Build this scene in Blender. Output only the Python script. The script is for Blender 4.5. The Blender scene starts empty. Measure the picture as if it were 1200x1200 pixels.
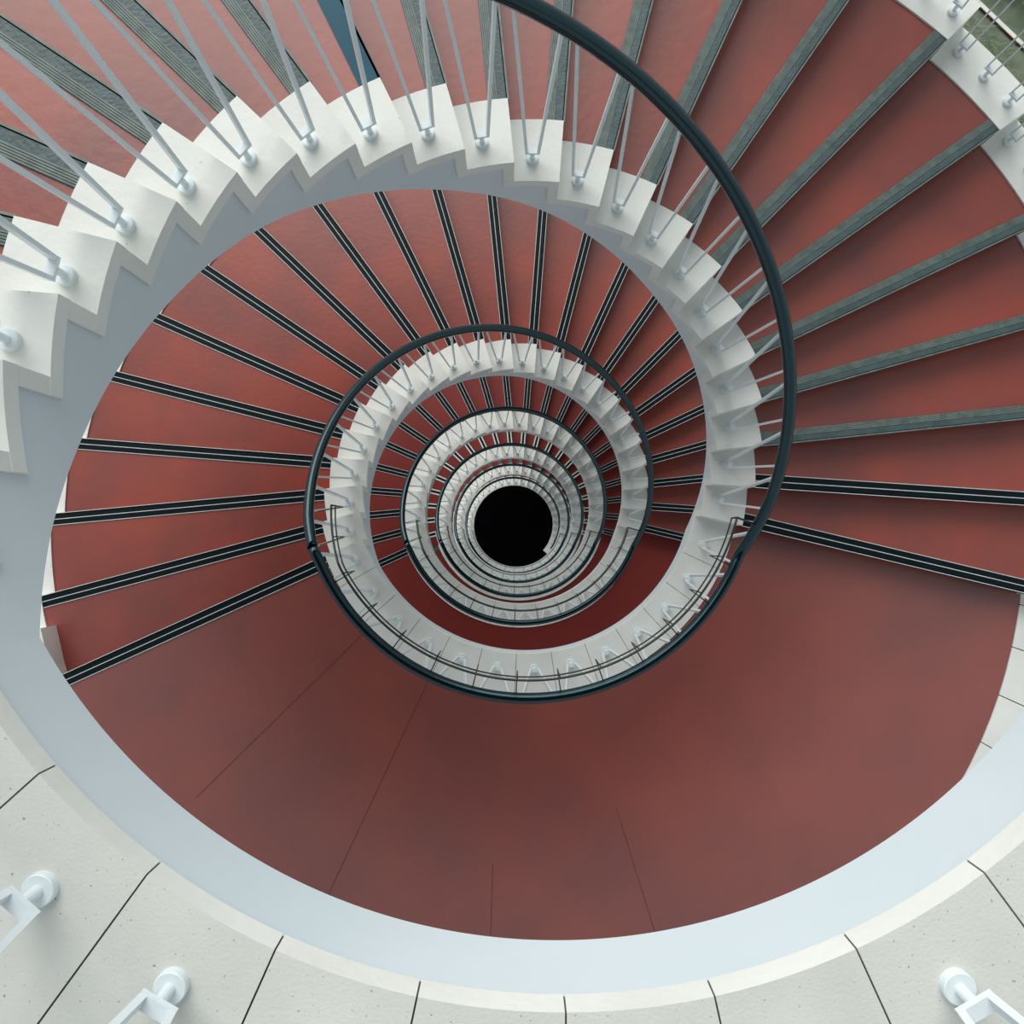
import bpy, bmesh, math, random
from math import sin, cos, radians, degrees, pi, sqrt, atan2
from mathutils import Vector, Matrix
random.seed(7)
C = bpy.context.scene.collection
S = bpy.context.scene

# ------------------------------------------------------------------ measures
U = 0.16                       # one riser (m)
R = 6.913 * U                  # radius of the open well
RC = 1.235 * R                 # outer edge of the inner coping
OC = Vector((-0.03 * R, -0.22 * R)); RO = 2.885 * R   # outer edge of the treads
OL = Vector((0.0125 * R, -0.29 * R)); ROL = 2.855 * R  # outer edge of the landings
CW = 0.22 * R                  # width of the outer coping
A0, DA, NR = -12.3, 9.65, 23   # first riser, angle per step, risers per storey
TC = 0.30 * U                  # coping slab thickness
TR = 0.27 * U                  # coping riser thickness
LAND0, LAND1 = 200.0, 347.7    # landing sector
NLEV = 6                       # flights in the well
def zl(k): return NR * (1 - k) * U

# ------------------------------------------------------------------ camera
cam = bpy.data.cameras.new('camera'); co = bpy.data.objects.new('camera', cam); C.objects.link(co)
co.location = (-0.4884 * U, -2.3301 * U, 30.581 * U)
co.rotation_euler = (0.033873, 0.001736, 0)
cam.sensor_fit = 'HORIZONTAL'; cam.sensor_width = 36; cam.lens = 27.0
cam.clip_start = 0.02; cam.clip_end = 300
S.camera = co

# ------------------------------------------------------------------ light
S.view_settings.view_transform = 'Standard'; S.view_settings.look = 'None'
S.view_settings.gamma = 1; S.view_settings.use_curve_mapping = False
S.view_settings.exposure = 0.12
w = bpy.data.worlds.new('sky'); S.world = w; w.use_nodes = True
bg = w.node_tree.nodes['Background']
bg.inputs[0].default_value = (0.87, 0.965, 1.0, 1); bg.inputs[1].default_value = 0.54
sl = bpy.data.lights.new('sun', 'SUN'); so = bpy.data.objects.new('sun', sl); C.objects.link(so)
sl.energy = 3.1; sl.angle = radians(60); sl.color = (1.0, 0.97, 0.93)
so.rotation_euler = Vector((-0.26, 0.80, 0.56)).to_track_quat('Z', 'Y').to_euler()

# ------------------------------------------------------------------ materials
def srgb(r, g, b):
    f = lambda c: (c / 255 / 12.92) if c / 255 <= 0.04045 else ((c / 255 + 0.055) / 1.055) ** 2.4
    return (f(r), f(g), f(b), 1)
def mat(name, col, rough=0.5, col2=None, scale=3.0, bump=0.0, bscale=60.0, metal=0.0, spec=0.5, detail=5.0, lo=.35, hi=.7, pits=None):
    m = bpy.data.materials.new(name); m.use_nodes = True
    nt = m.node_tree; b = nt.nodes['Principled BSDF']
    b.inputs['Base Color'].default_value = col; b.inputs['Roughness'].default_value = rough
    b.inputs['Metallic'].default_value = metal; b.inputs['Specular IOR Level'].default_value = spec
    tc = nt.nodes.new('ShaderNodeTexCoord')
    out = None
    if col2:
        n = nt.nodes.new('ShaderNodeTexNoise'); n.inputs['Scale'].default_value = scale; n.inputs['Detail'].default_value = detail
        nt.links.new(tc.outputs['Object'], n.inputs['Vector'])
        r = nt.nodes.new('ShaderNodeValToRGB'); r.color_ramp.elements[0].position = lo; r.color_ramp.elements[1].position = hi
        r.color_ramp.elements[0].color = col; r.color_ramp.elements[1].color = col2
        nt.links.new(n.outputs['Fac'], r.inputs['Fac']); out = r.outputs['Color']
    if pits:
        pc, psc, pth = pits
        v = nt.nodes.new('ShaderNodeTexNoise'); v.inputs['Scale'].default_value = psc; v.inputs['Detail'].default_value = 3
        nt.links.new(tc.outputs['Object'], v.inputs['Vector'])
        r2 = nt.nodes.new('ShaderNodeValToRGB'); r2.color_ramp.elements[0].position = pth; r2.color_ramp.elements[1].position = pth + .06
        r2.color_ramp.elements[0].color = (0, 0, 0, 1); r2.color_ramp.elements[1].color = (1, 1, 1, 1)
        nt.links.new(v.outputs['Fac'], r2.inputs['Fac'])
        mx = nt.nodes.new('ShaderNodeMix'); mx.data_type = 'RGBA'
        nt.links.new(r2.outputs['Color'], mx.inputs['Factor'])
        if out: nt.links.new(out, mx.inputs['A'])
        else: mx.inputs['A'].default_value = col
        mx.inputs['B'].default_value = pc; out = mx.outputs['Result']
    if out: nt.links.new(out, b.inputs['Base Color'])
    if bump:
        n2 = nt.nodes.new('ShaderNodeTexNoise'); n2.inputs['Scale'].default_value = bscale; n2.inputs['Detail'].default_value = 6
        nt.links.new(tc.outputs['Object'], n2.inputs['Vector'])
        bp = nt.nodes.new('ShaderNodeBump'); bp.inputs['Strength'].default_value = bump; bp.inputs['Distance'].default_value = 0.01
        nt.links.new(n2.outputs['Fac'], bp.inputs['Height']); nt.links.new(bp.outputs['Normal'], b.inputs['Normal'])
    return m
M = {
 'red':      mat('red_floor_paint', srgb(149, 66, 52), .34, srgb(122, 61, 56), 1.8, .10, 25, spec=.6),
 'red_land': mat('red_landing_paint', srgb(122, 67, 63), .32, srgb(142, 72, 63), 1.3, .08, 18, spec=.8),
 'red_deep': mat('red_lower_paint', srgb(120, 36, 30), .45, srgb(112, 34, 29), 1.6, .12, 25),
 'seam':     mat('dark_red_seam', srgb(88, 40, 38), .6, srgb(120, 62, 56), 9),
 'white':    mat('white_coping_paint', srgb(226, 228, 224), .55, srgb(214, 216, 211), 3.5, .12, 50, pits=(srgb(150, 145, 135), 26, .74)),
 'concrete': mat('pitted_concrete', srgb(213, 214, 208), .8, srgb(203, 205, 199), 5, .12, 160, pits=(srgb(140, 138, 130), 130, .675)),
 'joint':    mat('dark_joint', srgb(92, 90, 86), .9, srgb(118, 114, 108), 20),
 'blue':     mat('pale_blue_paint', srgb(204, 215, 220), .5, srgb(198, 210, 216), 2.2, .05, 30),
 'rail':     mat('dark_teal_rail', srgb(3, 18, 26), .20, srgb(4, 22, 29), 4, 0, 1, spec=.7),
 'guard':    mat('blackened_steel', srgb(26, 28, 26), .35, srgb(34, 34, 30), 12, 0, 1, spec=.6),
 'post':     mat('pale_grey_metal_paint', srgb(220, 229, 232), .38, srgb(212, 222, 226), 8),
 'nose_blk': mat('black_nosing_rubber', srgb(3, 16, 23), .5, srgb(5, 21, 28), 10, .1, 120, spec=.15),
 'nose_wht': mat('white_nosing_line', srgb(205, 214, 212), .5, srgb(190, 200, 198), 14),
 'nose_gry': mat('worn_grey_nosing', srgb(70, 90, 92), .5, srgb(56, 74, 76), 16, .3, 80),
 'nose_lgt': mat('worn_light_rib', srgb(116, 130, 124), .55, srgb(88, 102, 98), 22),
 'nose_teal':mat('teal_nosing_paint', srgb(10, 78, 98), .4, srgb(10, 70, 90), 10, spec=.2),
 'void':     mat('black_unlit_depth', (0.0015, .0015, .002, 1), .95, (0.002, .002, .003, 1), 3, spec=.0),  # darkness of the well bottom put into the colour
 'sky_block':     mat('dark_sky_blocker', srgb(58, 62, 64), .9, srgb(50, 54, 56), 2),
 'backwall': mat('grey_render', srgb(96, 98, 100), .9, srgb(84, 86, 88), 2),
 'ground':   mat('courtyard_paving', srgb(120, 122, 118), .9, srgb(100, 104, 98), 3),
 'soil':     mat('dry_grass_bed', srgb(98, 112, 90), .95, srgb(122, 132, 112), 8, .5, 40),
 'grass':    mat('dry_grass', srgb(112, 128, 104), .9, srgb(140, 152, 130), 6),
 'kerb':     mat('kerb_white', srgb(236, 236, 230), .6, srgb(220, 220, 214), 6),
 'kerb_dk':  mat('kerb_dark', srgb(40, 52, 52), .7, srgb(54, 64, 62), 6),
 'leaf':     mat('hedge_leaf', srgb(92, 132, 92), .7, srgb(128, 160, 124), 9),
 'steel_dk': mat('dark_red_edge', srgb(92, 44, 40), .6, srgb(80, 40, 38), 8),
}

M['rail'].node_tree.nodes['Principled BSDF'].inputs['Specular Tint'].default_value = (.55, .9, 1, 1)
# ------------------------------------------------------------------ helpers
def link(name, me, mats, parent=None, loc=None):
    if isinstance(me, bmesh.types.BMesh):
        bm = me; me = bpy.data.meshes.new(name); bmesh.ops.recalc_face_normals(bm, faces=bm.faces[:]); bm.to_mesh(me); bm.free()
        for m in (mats if isinstance(mats, (list, tuple)) else [mats]): me.materials.append(M[m])
    o = bpy.data.objects.new(name, me); C.objects.link(o)
    if parent: o.parent = parent
    if loc: o.location = loc
    return o
def empty(name, loc, label, cat, group=None, rz=0):
    o = bpy.data.objects.new(name, None); C.objects.link(o); o.location = loc; o.rotation_euler = (0, 0, rz)
    o.empty_display_size = .1
    o['label'] = label; o['category'] = cat
    if group: o['group'] = group
    return o
def part_empty(name, parent, loc, rz=0):
    o = bpy.data.objects.new(name, None); C.objects.link(o); o.parent = parent; o.location = loc; o.rotation_euler = (0, 0, rz); return o
def prism(bm, poly, z0, z1, mi=0, bev=0):
    a = [bm.verts.new((p[0], p[1], z0)) for p in poly]; b = [bm.verts.new((p[0], p[1], z1)) for p in poly]
    n = len(poly); fs = [bm.faces.new(a[::-1]), bm.faces.new(b)]
    for i in range(n): fs.append(bm.faces.new((a[i], a[(i + 1) % n], b[(i + 1) % n], b[i])))
    for f in fs: f.material_index = mi
    return fs
def tube(bm, pts, r, seg=10, mi=0, cap=True, ups=None):
    rings = []
    n = len(pts)
    for i, p in enumerate(pts):
        p = Vector(p)
        t = (Vector(pts[min(i + 1, n - 1)]) - Vector(pts[max(i - 1, 0)])).normalized()
        up = Vector((0, 0, 1)) if abs(t.z) < .95 else Vector((1, 0, 0))
        x = t.cross(up).normalized(); y = x.cross(t)
        rings.append([bm.verts.new(p + (x * cos(a) + y * sin(a)) * r) for a in [2 * pi * j / seg for j in range(seg)]])
    for i in range(n - 1):
        for j in range(seg):
            f = bm.faces.new((rings[i][j], rings[i][(j + 1) % seg], rings[i + 1][(j + 1) % seg], rings[i + 1][j])); f.material_index = mi; f.smooth = True
    if cap:
        bm.faces.new(rings[0][::-1]).material_index = mi; bm.faces.new(rings[-1]).material_index = mi
def flatbar(bm, p, q, wx, wy):       # bar from p to q, wx across x, wy across y (horizontal cut ends)
    vs = [[bm.verts.new((c[0] + sx * wx / 2, c[1] + sy * wy / 2, c[2])) for sx, sy in ((-1, -1), (1, -1), (1, 1), (-1, 1))] for c in (p, q)]
    bm.faces.new(vs[0][::-1]); bm.faces.new(vs[1])
    for i in range(4): bm.faces.new((vs[0][i], vs[0][(i + 1) % 4], vs[1][(i + 1) % 4], vs[1][i]))
def lathe(bm, prof, seg=28):
    rings = [[bm.verts.new((r * cos(2 * pi * j / seg), r * sin(2 * pi * j / seg), z)) for j in range(seg)] for r, z in prof]
    for i in range(len(rings) - 1):
        for j in range(seg):
            f = bm.faces.new((rings[i][j], rings[i][(j + 1) % seg], rings[i + 1][(j + 1) % seg], rings[i + 1][j]))
    bm.faces.new(rings[0][::-1]); bm.faces.new(rings[-1])
def E2(th, r): return Vector((r * cos(radians(th)), r * sin(radians(th))))
def th_n(n): return A0 + DA * (n - 1)
def lhit(th, off, c, r):             # nosing line at angle th pushed off (towards upstairs), met with circle (c, r)
    u = E2(th + degrees(math.asin(.03 - .05 * cos(radians(th)))), 1); p = E2(th, R) + Vector((-u.y, u.x)) * off - c
    b = p.dot(u); return c + p + u * (-b + sqrt(b * b - p.length_squared + r * r))
Z2 = Vector((0, 0))
def arc(a, b, c, m, flip=False):     # points from a to b round c (ccw)
    t0 = atan2(a.y - c.y, a.x - c.x); t1 = atan2(b.y - c.y, b.x - c.x)
    while t1 < t0: t1 += 2 * pi
    ra, rb = (a - c).length, (b - c).length
    return [c + Vector((cos(t0 + (t1 - t0) * i / m), sin(t0 + (t1 - t0) * i / m))) * (ra + (rb - ra) * i / m) for i in range(m + 1)]
def sector(tha, offa, thb, offb, ci, ri, cx, rx, m=6):
    inn = arc(lhit(tha, offa, ci, ri), lhit(thb, offb, ci, ri), ci, m)
    out = arc(lhit(tha, offa, cx, rx), lhit(thb, offb, cx, rx), cx, m)
    return inn + out[::-1]
def strip(th, o0, o1, ci, ri, cx, rx):
    return [lhit(th, o0, ci, ri), lhit(th, o1, ci, ri), lhit(th, o1, cx, rx), lhit(th, o0, cx, rx)]
def cslab(poly, z0, z1, mi=0, bev=.004):    # slab with eased edges
    bm = bmesh.new(); prism(bm, poly, z0, z1, mi)
    return bm

RI = RC + .002                        # treads start here
NW = 0.078                            # nosing width
# ------------------------------------------------------------------ step meshes (shared by every flight)
def tread_bm(n):
    bm = bmesh.new()
    prism(bm, sector(th_n(n), .006, th_n(n + 1), .03, Z2, RI, OC, RO - .002, 7), n * U - .055, n * U - .012)
    prism(bm, strip(th_n(n), .014, .04, Z2, RI, OC, RO - .002), (n - 1) * U - .02, n * U - .055)
    return bm
def nosing_bm(n, kind):
    bm = bmesh.new(); zt = n * U - .012; ri, ro = RC + .001, RO - .001
    s = lambda a, b, z0, z1, mi: prism(bm, strip(th_n(n), a, b, Z2, ri, OC, ro), z0, z1, mi)
    s(-.002, NW, zt - .002, zt + .004, 0)
    s(-.004, .006, zt - .05, zt + .004, 0)
    if kind == 'lines':
        for a, b in ((-.0045, -.0005), (.0360, .0405), (NW - .003, NW + .001)): s(a, b, zt + .001, zt + .0065, 1)
    elif kind == 'wide':
        for a, b in ((-.0045, .016), (NW - .022, NW + .001)): s(a, b, zt + .001, zt + .0065, 1)
    elif kind == 'worn':
        s(-.005, .002, zt + .001, zt + .0065, 1)
        for i in range(5): a = .040 + i * .0076; s(a, a + .0052, zt + .001, zt + .0068, 1)
    return bm
def coping_bm(n):
    return cslab(sector(th_n(n), 0, th_n(n + 1), TR - .0015, Z2, R, Z2, RC, 5), n * U - TC, n * U)
def coping_riser_bm(n):
    return cslab(sector(th_n(n), .001, th_n(n), TR, Z2, R + .001, Z2, RC - .001, 1), (n - 1) * U - TC, n * U - TC - .002)
def outer_bm(n):
    bm = cslab(sector(th_n(n), -.004, th_n(n + 1), .03, OC, RO, OC, RO + CW, 5), n * U - .30, n * U - .002)
    return bm
STEP = {}
for n in range(1, NR):
    STEP[n] = {}
def get(n, key, fn, mats):
    d = STEP[n]
    if key not in d:
        me = bpy.data.meshes.new(key.split(':')[0]); bm = fn(); bmesh.ops.recalc_face_normals(bm, faces=bm.faces[:]); bm.to_mesh(me); bm.free()
        for m in mats: me.materials.append(M[m])
        d[key] = me
    return d[key]

# lower edge of the blue string (angle, height in risers above the lower landing)
LOW = [(-16.6, -1.457), (-8, -.55), (0, .40), (22.7, 2.66), (39.7, 4.35), (55, 5.70), (72.7, 7.55), (88.4, 9.2), (109, 11.15), (133, 13.75), (142.5, 14.8), (165.6, 17.0), (187.7, 19.25), (198.7, 20.42), (210.0, 21.543)]
def zlow(t):
    if t <= LOW[0][0]: return LOW[0][1]
    for (a, za), (b, zb) in zip(LOW, LOW[1:]):
        if t <= b: return za + (zb - za) * (t - a) / (b - a)
    return LOW[-1][1]
def curved_block(bm, ts, r0, r1, zb, zt, mi=0):
    vs = []
    for t in ts:
        a, b = E2(t, r0), E2(t, r1); l = zb(t)
        vs.append([bm.verts.new((a.x, a.y, l)), bm.verts.new((a.x, a.y, zt)), bm.verts.new((b.x, b.y, zt)), bm.verts.new((b.x, b.y, l))])
    for p, q in zip(vs, vs[1:]):
        for i in range(4):
            f = bm.faces.new((p[i], p[(i + 1) % 4], q[(i + 1) % 4], q[i])); f.material_index = mi
    bm.faces.new(vs[0][::-1]); bm.faces.new(vs[-1])
RS0, RS1 = R + .010, RC - .01
def string_bm():
    bm = bmesh.new(); tr = degrees(TR / R)
    edges = [(-16.6, A0 + tr, -TC)] + [(th_n(n) + tr, th_n(n + 1) + tr if n < NR else 210.0, n * U - TC) for n in range(1, NR + 1)]
    smooth = lambda t: (zlow(t - 5) + 2 * zlow(t) + zlow(t + 5)) / 4 * U if -10 < t < 204 else zlow(t) * U
    for a, b, zt in edges:
        m = 12; curved_block(bm, [a + (b - a) * i / m for i in range(m + 1)], RS0, RS1, smooth, zt)
    bmesh.ops.remove_doubles(bm, verts=bm.verts[:], dist=.0005)
    return bm
bm = string_bm(); me_string = bpy.data.meshes.new('string'); bmesh.ops.recalc_face_normals(bm, faces=bm.faces[:]); bm.to_mesh(me_string); bm.free(); me_string.materials.append(M['blue'])

ORD = ['topmost', 'second', 'third', 'fourth', 'fifth', 'sixth', 'lowest']
FL = ['topmost curved flight of red treads with worn grey-green nosings and white stepped coping',
      'second flight down, red treads edged with black nosings carrying three white lines',
      'third flight down, narrow red band with white-edged black nosings inside the second black handrail',
      'fourth flight down, thin dark red band with dull grey nosings inside third white ring',
      'fifth flight down, almost hidden flight showing only its small white coping steps',
      'lowest flight around the black hole, shaded grey coping steps and grey inner string']
# ------------------------------------------------------------------ flights
for k in range(NLEV):
    zb = zl(k + 1)
    F = empty('stair_flight', (0, 0, zb), FL[k], 'staircase', 'flights of the spiral stair')
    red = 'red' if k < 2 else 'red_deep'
    for n in range(1, NR):
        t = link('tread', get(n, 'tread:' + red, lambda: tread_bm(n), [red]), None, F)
        if k == 0: kind = 'lines' if n <= 2 else ('teal' if n == 14 else 'worn')
        elif k < 3: kind = 'lines'
        elif k == 3: kind = 'wide'
        else: kind = 'plain'
        ms = {'lines': ['nose_blk', 'nose_wht'], 'wide': ['nose_blk', 'nose_wht'], 'worn': ['nose_gry', 'nose_lgt'], 'teal': ['nose_teal'], 'plain': ['nose_gry']}[kind]
        no = link('nosing', get(n, 'nosing:' + kind, lambda: nosing_bm(n, kind), ms), None, t)
        if kind == 'teal': no['label'] = 'teal painted nosing'
        link('coping_step', get(n, 'coping_step', lambda: coping_bm(n), ['white']), None, F)
        link('coping_riser', get(n, 'coping_riser', lambda: coping_riser_bm(n), ['white']), None, F)
        if k < 3: link('outer_coping', get(n, 'outer_coping', lambda: outer_bm(n), ['white']), None, F)
    # coping riser under the landing edge
    link('coping_riser', cslab(sector(LAND0, .001, LAND0, TR, Z2, R + .001, Z2, RC - .001, 1), (NR - 1) * U - TC, NR * U - TC - .002), 'white', F)
    link('string', me_string, None, F)
    if k == NLEV - 1:          # last coping slabs at the foot
        for a, b in ((318, 332.9), (333.1, 349)):
            link('coping_slab', cslab(arc(E2(a, R), E2(b, R), Z2, 6) + arc(E2(a, RC), E2(b, RC), Z2, 6)[::-1], -TC, 0), 'white', F)

# ------------------------------------------------------------------ landings
LL = ['topmost landing edge of pitted pale concrete slabs with pale blue fascia, nearest the camera',
      'broad red landing across the lower half, ringed inside by white coping slabs',
      'second dark red landing down, crescent inside the white coping of the broad red landing',
      'third landing down, white slabs with a thin dark red sliver',
      'fourth landing down, small ring segment of pale slabs below the hole',
      'fifth landing down, tiny pale slabs bordering the lower rim of the black hole']
fq = [LAND0 + (LAND1 - LAND0) * i / 40 for i in range(41)]
for k in range(NLEV):
    z = zl(k)
    L = empty('stair_landing', (0, 0, z), LL[k], 'landing', 'landings of the spiral stair')
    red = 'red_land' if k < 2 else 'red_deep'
    j0, dj = (210.06, 12.02) if k == 0 else (210.2, 11.36)
    js = [LAND0] + [j0 + dj * i for i in range(12)]; js = [a for a in js if a < LAND1 - 3] + [LAND1]
    rc = RC if k else 1.42 * R
    cm = 'concrete' if k == 0 else 'white'
    for a, b in zip(js, js[1:]):
        g = degrees(.0015 / R)
        if a == LAND0:
            poly = arc(lhit(a, 0, Z2, R), E2(b - g, R), Z2, 6) + arc(lhit(a, 0, Z2, rc), E2(b - g, rc), Z2, 6)[::-1]
        else:
            a2 = a + g; b2 = b - g if b < LAND1 else b + 1.2
            poly = arc(E2(a2, R), E2(b2, R), Z2, 6) + arc(E2(a2 + (g*-.3), rc), E2(b2, rc), Z2, 6)[::-1]
        if k == 0:   # white painted nose in front of the bare concrete slab
            bm = bmesh.new(); prism(bm, poly, -TC, 0)
            for f in bm.faces:
                c = f.calc_center_median()
                if Vector((c.x, c.y)).length < R + .004 and abs(f.normal.z) < .5: f.material_index = 1
            link('coping_slab', bm, [cm, 'white'], L)
        else: link('coping_slab', cslab(poly, -TC, 0), cm, L)
    # joint mortar under the slabs
    bm = bmesh.new(); curved_block(bm, [LAND0 + 2 + 1.46 * i for i in range(101)], R + .006, rc - .006, lambda t: -TC - .004, -.012)
    link('joint_mortar', bm, 'joint', L)
    bm = bmesh.new(); curved_block(bm, [210 + (343.4 - 210) * i / 166 for i in range(167)], RS0, RS1, lambda t: -1.457 * U, -TC - .002)
    link('fascia', bm, 'blue', L)
    # red floor
    inn = arc(lhit(LAND0, .006, Z2, rc + .002), lhit(LAND1, .03, Z2, rc + .002), Z2, 44); out = arc(lhit(LAND0, .006, OL, ROL), lhit(LAND1, .03, OL, ROL), OL, 44)
    bm = bmesh.new()
    for zz, fl in ((-.012, 1), (-.20, 0)):
        vi = [bm.verts.new((p.x, p.y, zz)) for p in inn]; vo = [bm.verts.new((p.x, p.y, zz)) for p in out]
        for i in range(44): bm.faces.new((vi[i], vi[i + 1], vo[i + 1], vo[i]))
        if fl: ti, to = vi, vo
    for i in range(44):
        bm.faces.new((ti[i], ti[i + 1], vi[i + 1], vi[i])); bm.faces.new((to[i], to[i + 1], vo[i + 1], vo[i]))
    bm.faces.new((ti[0], to[0], vo[0], vi[0])); bm.faces.new((ti[-1], to[-1], vo[-1], vi[-1]))
    link('landing_floor', bm, red, L)
    if k == 1:
        for a, r0, r1 in ((244.1, 1.25, 2.62), (285.4, 1.95, 2.68), (223.5, 1.28, 2.62), (265.1, 2.2, 2.6)):
            bm = bmesh.new(); p, q = E2(a, r0 * R), E2(a + .5, r1 * R); d = (q - p).normalized(); nn = Vector((-d.y, d.x)) * .0022
            prism(bm, [p - nn, p + nn, q + nn, q - nn], -.013, -.0105); link('floor_seam', bm, 'seam', L)
    # top nosing of the flight below
    if k < NLEV:
        bm = bmesh.new(); ri, ro = rc + .001, ROL - .001
        def s(a, b, z0, z1, mi): prism(bm, strip(LAND0, a, b, Z2, ri, OL, ro), z0, z1, mi)
        s(-.002, NW, -.014, -.008, 0); s(-.004, .006, -.062, -.008, 0)
        if 0 < k < 3:
            for a, b in ((-.0045, -.0005), (.0360, .0405), (NW - .003, NW + .001)): s(a, b, -.011, -.0055, 1)
        link('nosing', bm, ['nose_blk', 'nose_wht'] if 0 < k < 3 else ['nose_gry', 'nose_lgt'], L)
        bm = bmesh.new(); prism(bm, strip(LAND0, .014, .04, Z2, ri, OL, ro), -U - .02, -.06); link('riser', bm, red, L)
    # outer coping
    if k < 3:
        oj = [LAND0 - 3, 206, 211.5, 217, 222.5, 228, 234, 240] + [246 + 6 * i for i in range(14)] + [330, 335.5, 341, 345.8, 352]
        for a, b in zip(oj, oj[1:]):
            def op(t, r):
                d = E2(t, 1); p = -OL; bb = p.dot(d); return OL + p + d * (-bb + sqrt(bb * bb - p.length_squared + r * r))
            g = .05
            poly = [op(a + g, ROL + .001), op((a + b) / 2, ROL + .001), op(b - g, ROL + .001), op(b - g, ROL + CW * 1.25), op((a + b) / 2, ROL + CW * 1.25), op(a + g, ROL + CW * 1.25)]
            link('outer_coping', cslab(poly, -.30, -.004), 'white', L)

# ------------------------------------------------------------------ balusters
RB, RR, HF, RAIL_R = 1.083 * R, 1.135 * R, 4.5 * U, .185 * U
def flange_bm():
    bm = bmesh.new(); lathe(bm, [(.0255, 0), (.0255, .0145), (.0240, .0160)]); return bm
def stem_bm(b=None):
    bm = b or bmesh.new(); lathe(bm, [(.0098, .012), (.0098, .052)], 14)
    flatbar(bm, (0, .004, .050), (0, .004, .061), .060, .024)
    return bm
def bar_bm(sx, top, slope, b=None):
    bm = b or bmesh.new()
    zt = HF + (.60 * U if slope else 0) - RAIL_R * .5 - slope * top * sx
    flatbar(bm, (sx * .0245, .004, .0605), (sx * top, RR - RB, zt), .0115, .022); return bm
SLOPE = U / (radians(DA) * RR)
BME = {}
for typ, top, sl_ in (('flight', .080, SLOPE), ('landing', .094, 0.0)):
    for nm, fn in (('flange', flange_bm), ('baluster', stem_bm), ('bar', lambda: bar_bm(-1, top, sl_)), ('bar2', lambda: bar_bm(1, top, sl_))):
        bm = fn(); me = bpy.data.meshes.new(nm); bmesh.ops.recalc_face_normals(bm, faces=bm.faces[:]); bm.to_mesh(me); bm.free(); me.materials.append(M['post']); BME[typ, nm] = me
    bm = bmesh.new(); lathe(bm, [(.0255, 0), (.0255, .008), (.0205, .0155), (.014, .0165)], 10); stem_bm(bm); bar_bm(-1, top, sl_, bm); bar_bm(1, top, sl_, bm)
    me = bpy.data.meshes.new('baluster'); bmesh.ops.recalc_face_normals(bm, faces=bm.faces[:]); bm.to_mesh(me); bm.free(); me.materials.append(M['post']); BME[typ, 'all'] = me
def baluster(parent, th, r, z, typ, simple, dz=0):
    p = E2(th, r); o = link('baluster', BME[typ, 'all' if simple else 'baluster'], None, parent, (p.x, p.y, z)); o.rotation_euler = (0, 0, radians(th - 90))
    if not simple:
        link('flange', BME[typ, 'flange'], None, o); link('bar', BME[typ, 'bar'], None, o); link('bar', BME[typ, 'bar2'], None, o)
    return o
BL = ['balustrade of the topmost landing at the bottom edge, pale posts set in concrete',
      'largest black handrail on grey V-shaped balusters, from the broad red landing up the topmost flight',
      'second black handrail ring on grey V-shaped balusters along the second flight',
      'third dark handrail ring with tiny balusters along the third flight',
      'fourth dark handrail ring along the fourth flight',
      'fifth dark handrail ring, just outside the innermost one',
      'innermost dark handrail ring with the black hole inside it']
for k in range(NLEV + 1):
    z = zl(k)
    B = empty('balustrade', (0, 0, z), BL[k], 'railing', 'railings around the well')
    simple = k > 2
    j0, dj = (216.5, 11.85) if k == 0 else (205.4, 11.2)
    if k == 0: angs = [204.8, 216.6] + [228.5 + 11.86 * i for i in range(10)]
    else: angs = [205.4 + 11.2 * i for i in range(13)]
    if k == NLEV: angs = angs[-2:]
    for a in angs: baluster(B, a, 1.105 * R if k == 0 else RB, 0, 'landing', simple)
    if k > 0:
        for n in range(1, NR): baluster(B, th_n(n) + 5.8, RB, n * U, 'flight', simple)
    # handrail
    pts = []
    t = LAND0
    rr = lambda t: RR - .017 * R * max(0, min(1, (t - 192) / 12, (352 - t) / 14))
    if k == NLEV: t = 326.0
    while t < 337: pts.append((t, HF)); t += 2.2
    pts.append((338.05, HF + .0))
    if k > 0:
        t = 340.5
        while t < 559: pts.append((t, (1 + (t - 347.7) / DA) * U + HF)); t += 2.4
        pts.append((560.0, NR * U + HF))
    bm = bmesh.new(); tube(bm, [(*E2(t, rr(t) if t < 540 else rr(t - 360)), zz) for t, zz in pts], RAIL_R, 18 if k < 3 else 10)
    link('handrail', bm, 'rail', B)
    # raised guard rail on the landing
    if 0 < k < NLEV:
        rg = .985 * R; zt, zm, za = 6.25 * U, 5.65 * U, 4.55 * U
        dip = lambda t: min(0, (t - 208) / DA) * U
        g = part_empty('guard_rail', B, (0, 0, 0))
        ts = [190.2 + (345.7 - 190.2) * i / 90 for i in range(91)]
        for nm, zz, rr_ in (('upper_bar', zt, .0062), ('lower_bar', zm, .0042)):
            bm = bmesh.new(); P = [(*E2(t, rg), zz + dip(t)) for t in ts]
            tube(bm, P, rr_, 8); 
            if nm == 'upper_bar':
                tube(bm, [P[-1], (*E2(345.7, rg), zm)], .0045, 8); tube(bm, [P[0], (*E2(190.2, rg), za + dip(190.2))], .0045, 8)
            link(nm, bm, 'guard', g)
        for a in [190.2, 199.6, 210.4, 221.7, 233, 244.4, 255.8, 267, 278.4, 289.6, 300.9, 312.1, 323.4, 334.6]:
            bm = bmesh.new(); d = dip(a)
            tube(bm, [(*E2(a, rg), za + d), (*E2(a, RR - RAIL_R * .7), za + d)], .0034, 7); tube(bm, [(*E2(a, rg), za + d - .002), (*E2(a, rg), zt + d)], .0034, 7)
            link('guard_bracket', bm, 'guard', g)
        bm = bmesh.new(); tube(bm, [(*E2(345.7, rg), zt), (*E2(345.9, RR - RAIL_R * .5), HF + .78 * U)], .0055, 8); link('guard_bracket', bm, 'guard', g)

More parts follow.
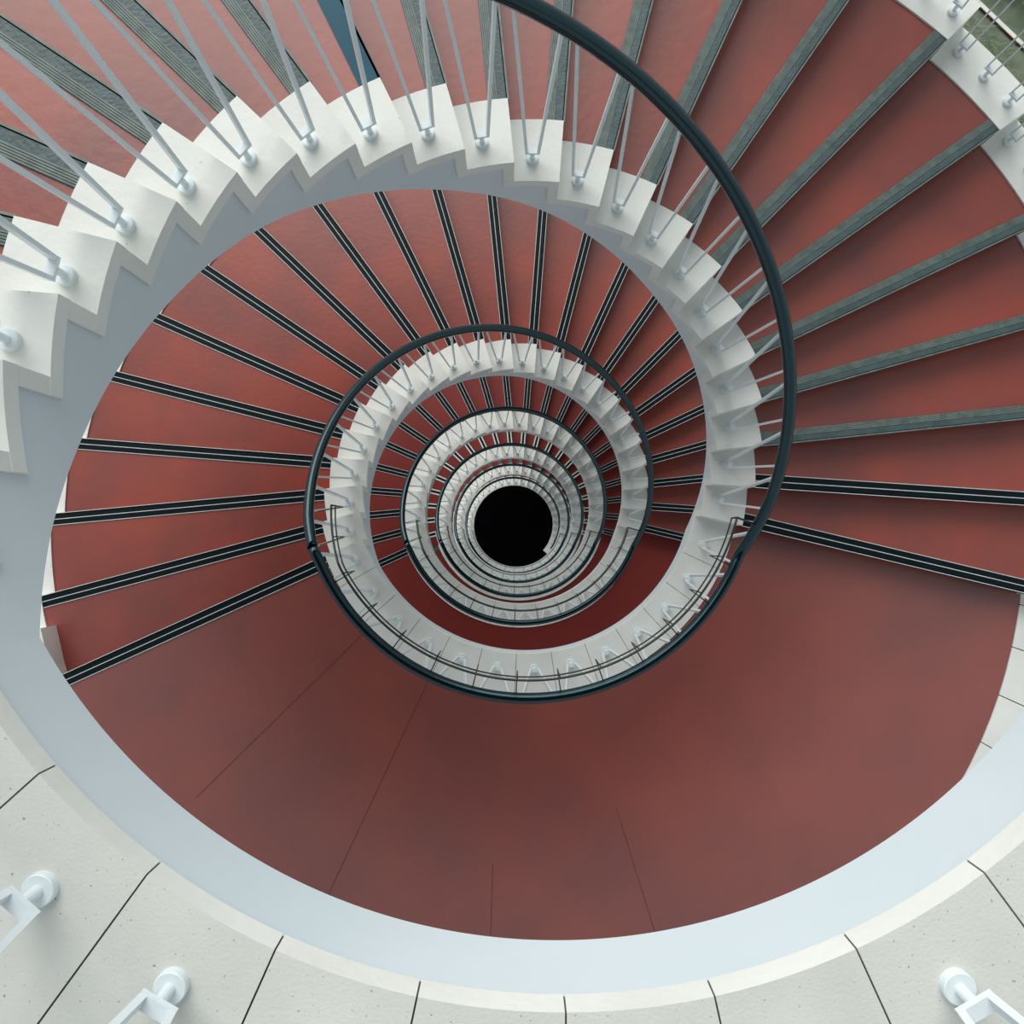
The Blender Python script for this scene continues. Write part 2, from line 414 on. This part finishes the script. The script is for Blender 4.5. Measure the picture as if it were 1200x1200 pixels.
# outer railing, seen at the upper right corner
B = empty('balustrade', (0, 0, zl(1)), 'pale outer railing posts on the white outer coping at the upper right corner', 'railing')
hob = {}
def outer_base(t, r):
    d = E2(t, 1); p = -OC; bb = p.dot(d); return OC + p + d * (-bb + sqrt(bb * bb - p.length_squared + r * r))
for n in range(3, 12):
    for i in range(3):
        th = th_n(n) + 1.25 + 3.35 * i - (n - 6) * .0
        p = outer_base(th, RO + .50 * CW)
        o = link('baluster', BME['flight', 'baluster'], None, B, (p.x, p.y, n * U)); o.rotation_euler = (0, 0, atan2(p.y - OC.y, p.x - OC.x) - pi / 2)
        link('flange', BME['flight', 'flange'], None, o)
        for sx in (-1, 1):
            key = ('ob', sx, i)
            if key not in BME:
                bm = bmesh.new(); flatbar(bm, (sx * .0245, .004, .0605), (sx * .0245, .16, 5.0 * U + (1 - i) * .05 - sx * .009), .0085, .016)
                me = bpy.data.meshes.new('bar'); bmesh.ops.recalc_face_normals(bm, faces=bm.faces[:]); bm.to_mesh(me); bm.free(); me.materials.append(M['post']); BME[key] = me
            link('bar', BME[key], None, o)
bm = bmesh.new(); pts = []
for i in range(0, 60):
    t = th_n(3) + i * (th_n(12) - th_n(3)) / 59; p = outer_base(t, RO + .50 * CW + .16); pts.append((p.x, p.y, (1 + (t - A0 - 4.6) / DA) * U + 5.05 * U))
tube(bm, pts, RAIL_R, 14); link('handrail', bm, 'rail', B)

# ------------------------------------------------------------------ surroundings
def struct(name, bm, m, parent=None):
    o = link(name, bm, m, parent); o['kind'] = 'structure'; return o
def ringwall(bm, a0, a1, r0, r1, z0, z1, m=60, c=OC):
    vs = []
    for i in range(m + 1):
        t = a0 + (a1 - a0) * i / m; a, b = c + E2(t, r0), c + E2(t, r1)
        vs.append([bm.verts.new((a.x, a.y, z0)), bm.verts.new((a.x, a.y, z1)), bm.verts.new((b.x, b.y, z1)), bm.verts.new((b.x, b.y, z0))])
    for p, q in zip(vs, vs[1:]):
        for i in range(4): bm.faces.new((p[i], p[(i + 1) % 4], q[(i + 1) % 4], q[i]))
    if a1 - a0 < 359: bm.faces.new(vs[0][::-1]); bm.faces.new(vs[-1])
    else: bmesh.ops.remove_doubles(bm, verts=bm.verts[:], dist=.0005)
ZG = zl(NLEV) - .02
# ground at the foot of the stair: hall floor coloured near-black for the unlit depth, courtyard round it
bm = bmesh.new(); ringwall(bm, 0, 360, 3.4 * R, 60, ZG - .3, ZG, 72, Vector((0, 0))); struct('floor', bm, 'ground')
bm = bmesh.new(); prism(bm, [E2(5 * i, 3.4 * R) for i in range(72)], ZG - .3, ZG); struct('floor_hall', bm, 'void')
# unseen disc added overhead to keep bright sky out of the rail reflections
ZR = zl(0) + 11.0
bm = bmesh.new(); prism(bm, [OC + E2(5 * i, 5.2) for i in range(72)], ZR, ZR + .3); struct('sky_blocker', bm, 'sky_block')
# planted terrace outside, upper right
a = radians(45); ex = Vector((cos(a), sin(a))); ey = Vector((-sin(a), cos(a)))
def quad(d0, d1, s0, s1): return [ex * d0 + ey * s0, ex * d1 + ey * s0, ex * d1 + ey * s1, ex * d0 + ey * s1]
ZT = -1.6
T = empty('planted_terrace', (*(ex * 6.5), ZG), 'terrace bed of dry grey-green grass with white kerb, outside the upper right corner', 'garden')
T_inv = Vector((-(ex * 6.5).x, -(ex * 6.5).y, -ZG))
def tpart(name, bm, m):
    bmesh.ops.translate(bm, verts=bm.verts[:], vec=T_inv); return link(name, bm, m, T)
bm = bmesh.new(); prism(bm, quad(4.3, 9.0, -2.2, 2.2), ZG, ZT); tpart('soil_bed', bm, 'soil')
KD = 5.76
bm = bmesh.new(); prism(bm, quad(KD, KD + .035, -2.2, 2.2), ZT, ZT + .025); tpart('kerb', bm, 'kerb')
bm = bmesh.new(); prism(bm, quad(KD - .005, KD, -2.2, 2.2), ZT, ZT + .02); tpart('kerb_edge', bm, 'steel_dk')
bm = bmesh.new(); prism(bm, quad(KD - .20, KD - .03, .25, 2.2), ZT, ZT + .02); tpart('drain_cover', bm, 'kerb_dk')
bm = bmesh.new(); rnd = random.Random(3)
for i in range(2600):
    p = ex * rnd.uniform(4.5, KD - .1) + ey * rnd.uniform(-1.6, 1.6); a_ = rnd.uniform(0, 2 * pi); l = rnd.uniform(.06, .30); wd = rnd.uniform(.001, .002); h = rnd.uniform(.01, .10)
    d = Vector((cos(a_), sin(a_))); nn = Vector((-d.y, d.x)) * wd
    b0, b1 = p - nn, p + nn; m_ = p + d * l * .6; e_ = p + d * l
    v = [bm.verts.new((b0.x, b0.y, ZT)), bm.verts.new((b1.x, b1.y, ZT)), bm.verts.new((m_.x + nn.x, m_.y + nn.y, ZT + h)), bm.verts.new((m_.x - nn.x, m_.y - nn.y, ZT + h)), bm.verts.new((e_.x, e_.y, ZT + h * .7))]
    bm.faces.new((v[0], v[1], v[2], v[3])); bm.faces.new((v[3], v[2], v[4]))
g = tpart('grass_blades', bm, 'grass'); g['kind'] = 'stuff'
hd = empty('hedge', (*(ex * 6.5), ZT), 'low green hedge beyond the white kerb at the far upper right corner', 'hedge')
bm = bmesh.new()
for i in range(5200):
    s_, d_ = rnd.uniform(-1.8, 1.8), rnd.uniform(-.5, .55); h = rnd.uniform(.05, .55) * (1 - (d_ / .75) ** 2)
    c = ex * d_ + ey * s_; q = Matrix.Rotation(rnd.uniform(0, 6.28), 3, 'Z') @ Matrix.Rotation(rnd.uniform(-.9, .9), 3, 'X'); sz = rnd.uniform(.018, .04)
    vs = [bm.verts.new(Vector((c.x, c.y, h)) + q @ Vector(v)) for v in ((-sz, 0, 0), (0, -sz * .45, .004), (sz, 0, 0), (0, sz * .45, .004))]
    bm.faces.new(vs)
g = link('foliage', bm, 'leaf', hd); g['kind'] = 'stuff'
bm = bmesh.new(); rb = random.Random(5)
for i in range(22):
    c = ey * (-1.7 + i * .16); tube(bm, [(c.x, c.y, -.02), (c.x + rb.uniform(-.1, .1), c.y + rb.uniform(-.1, .1), .4)], .01, 6)
link('stem', bm, 'kerb_dk', hd)
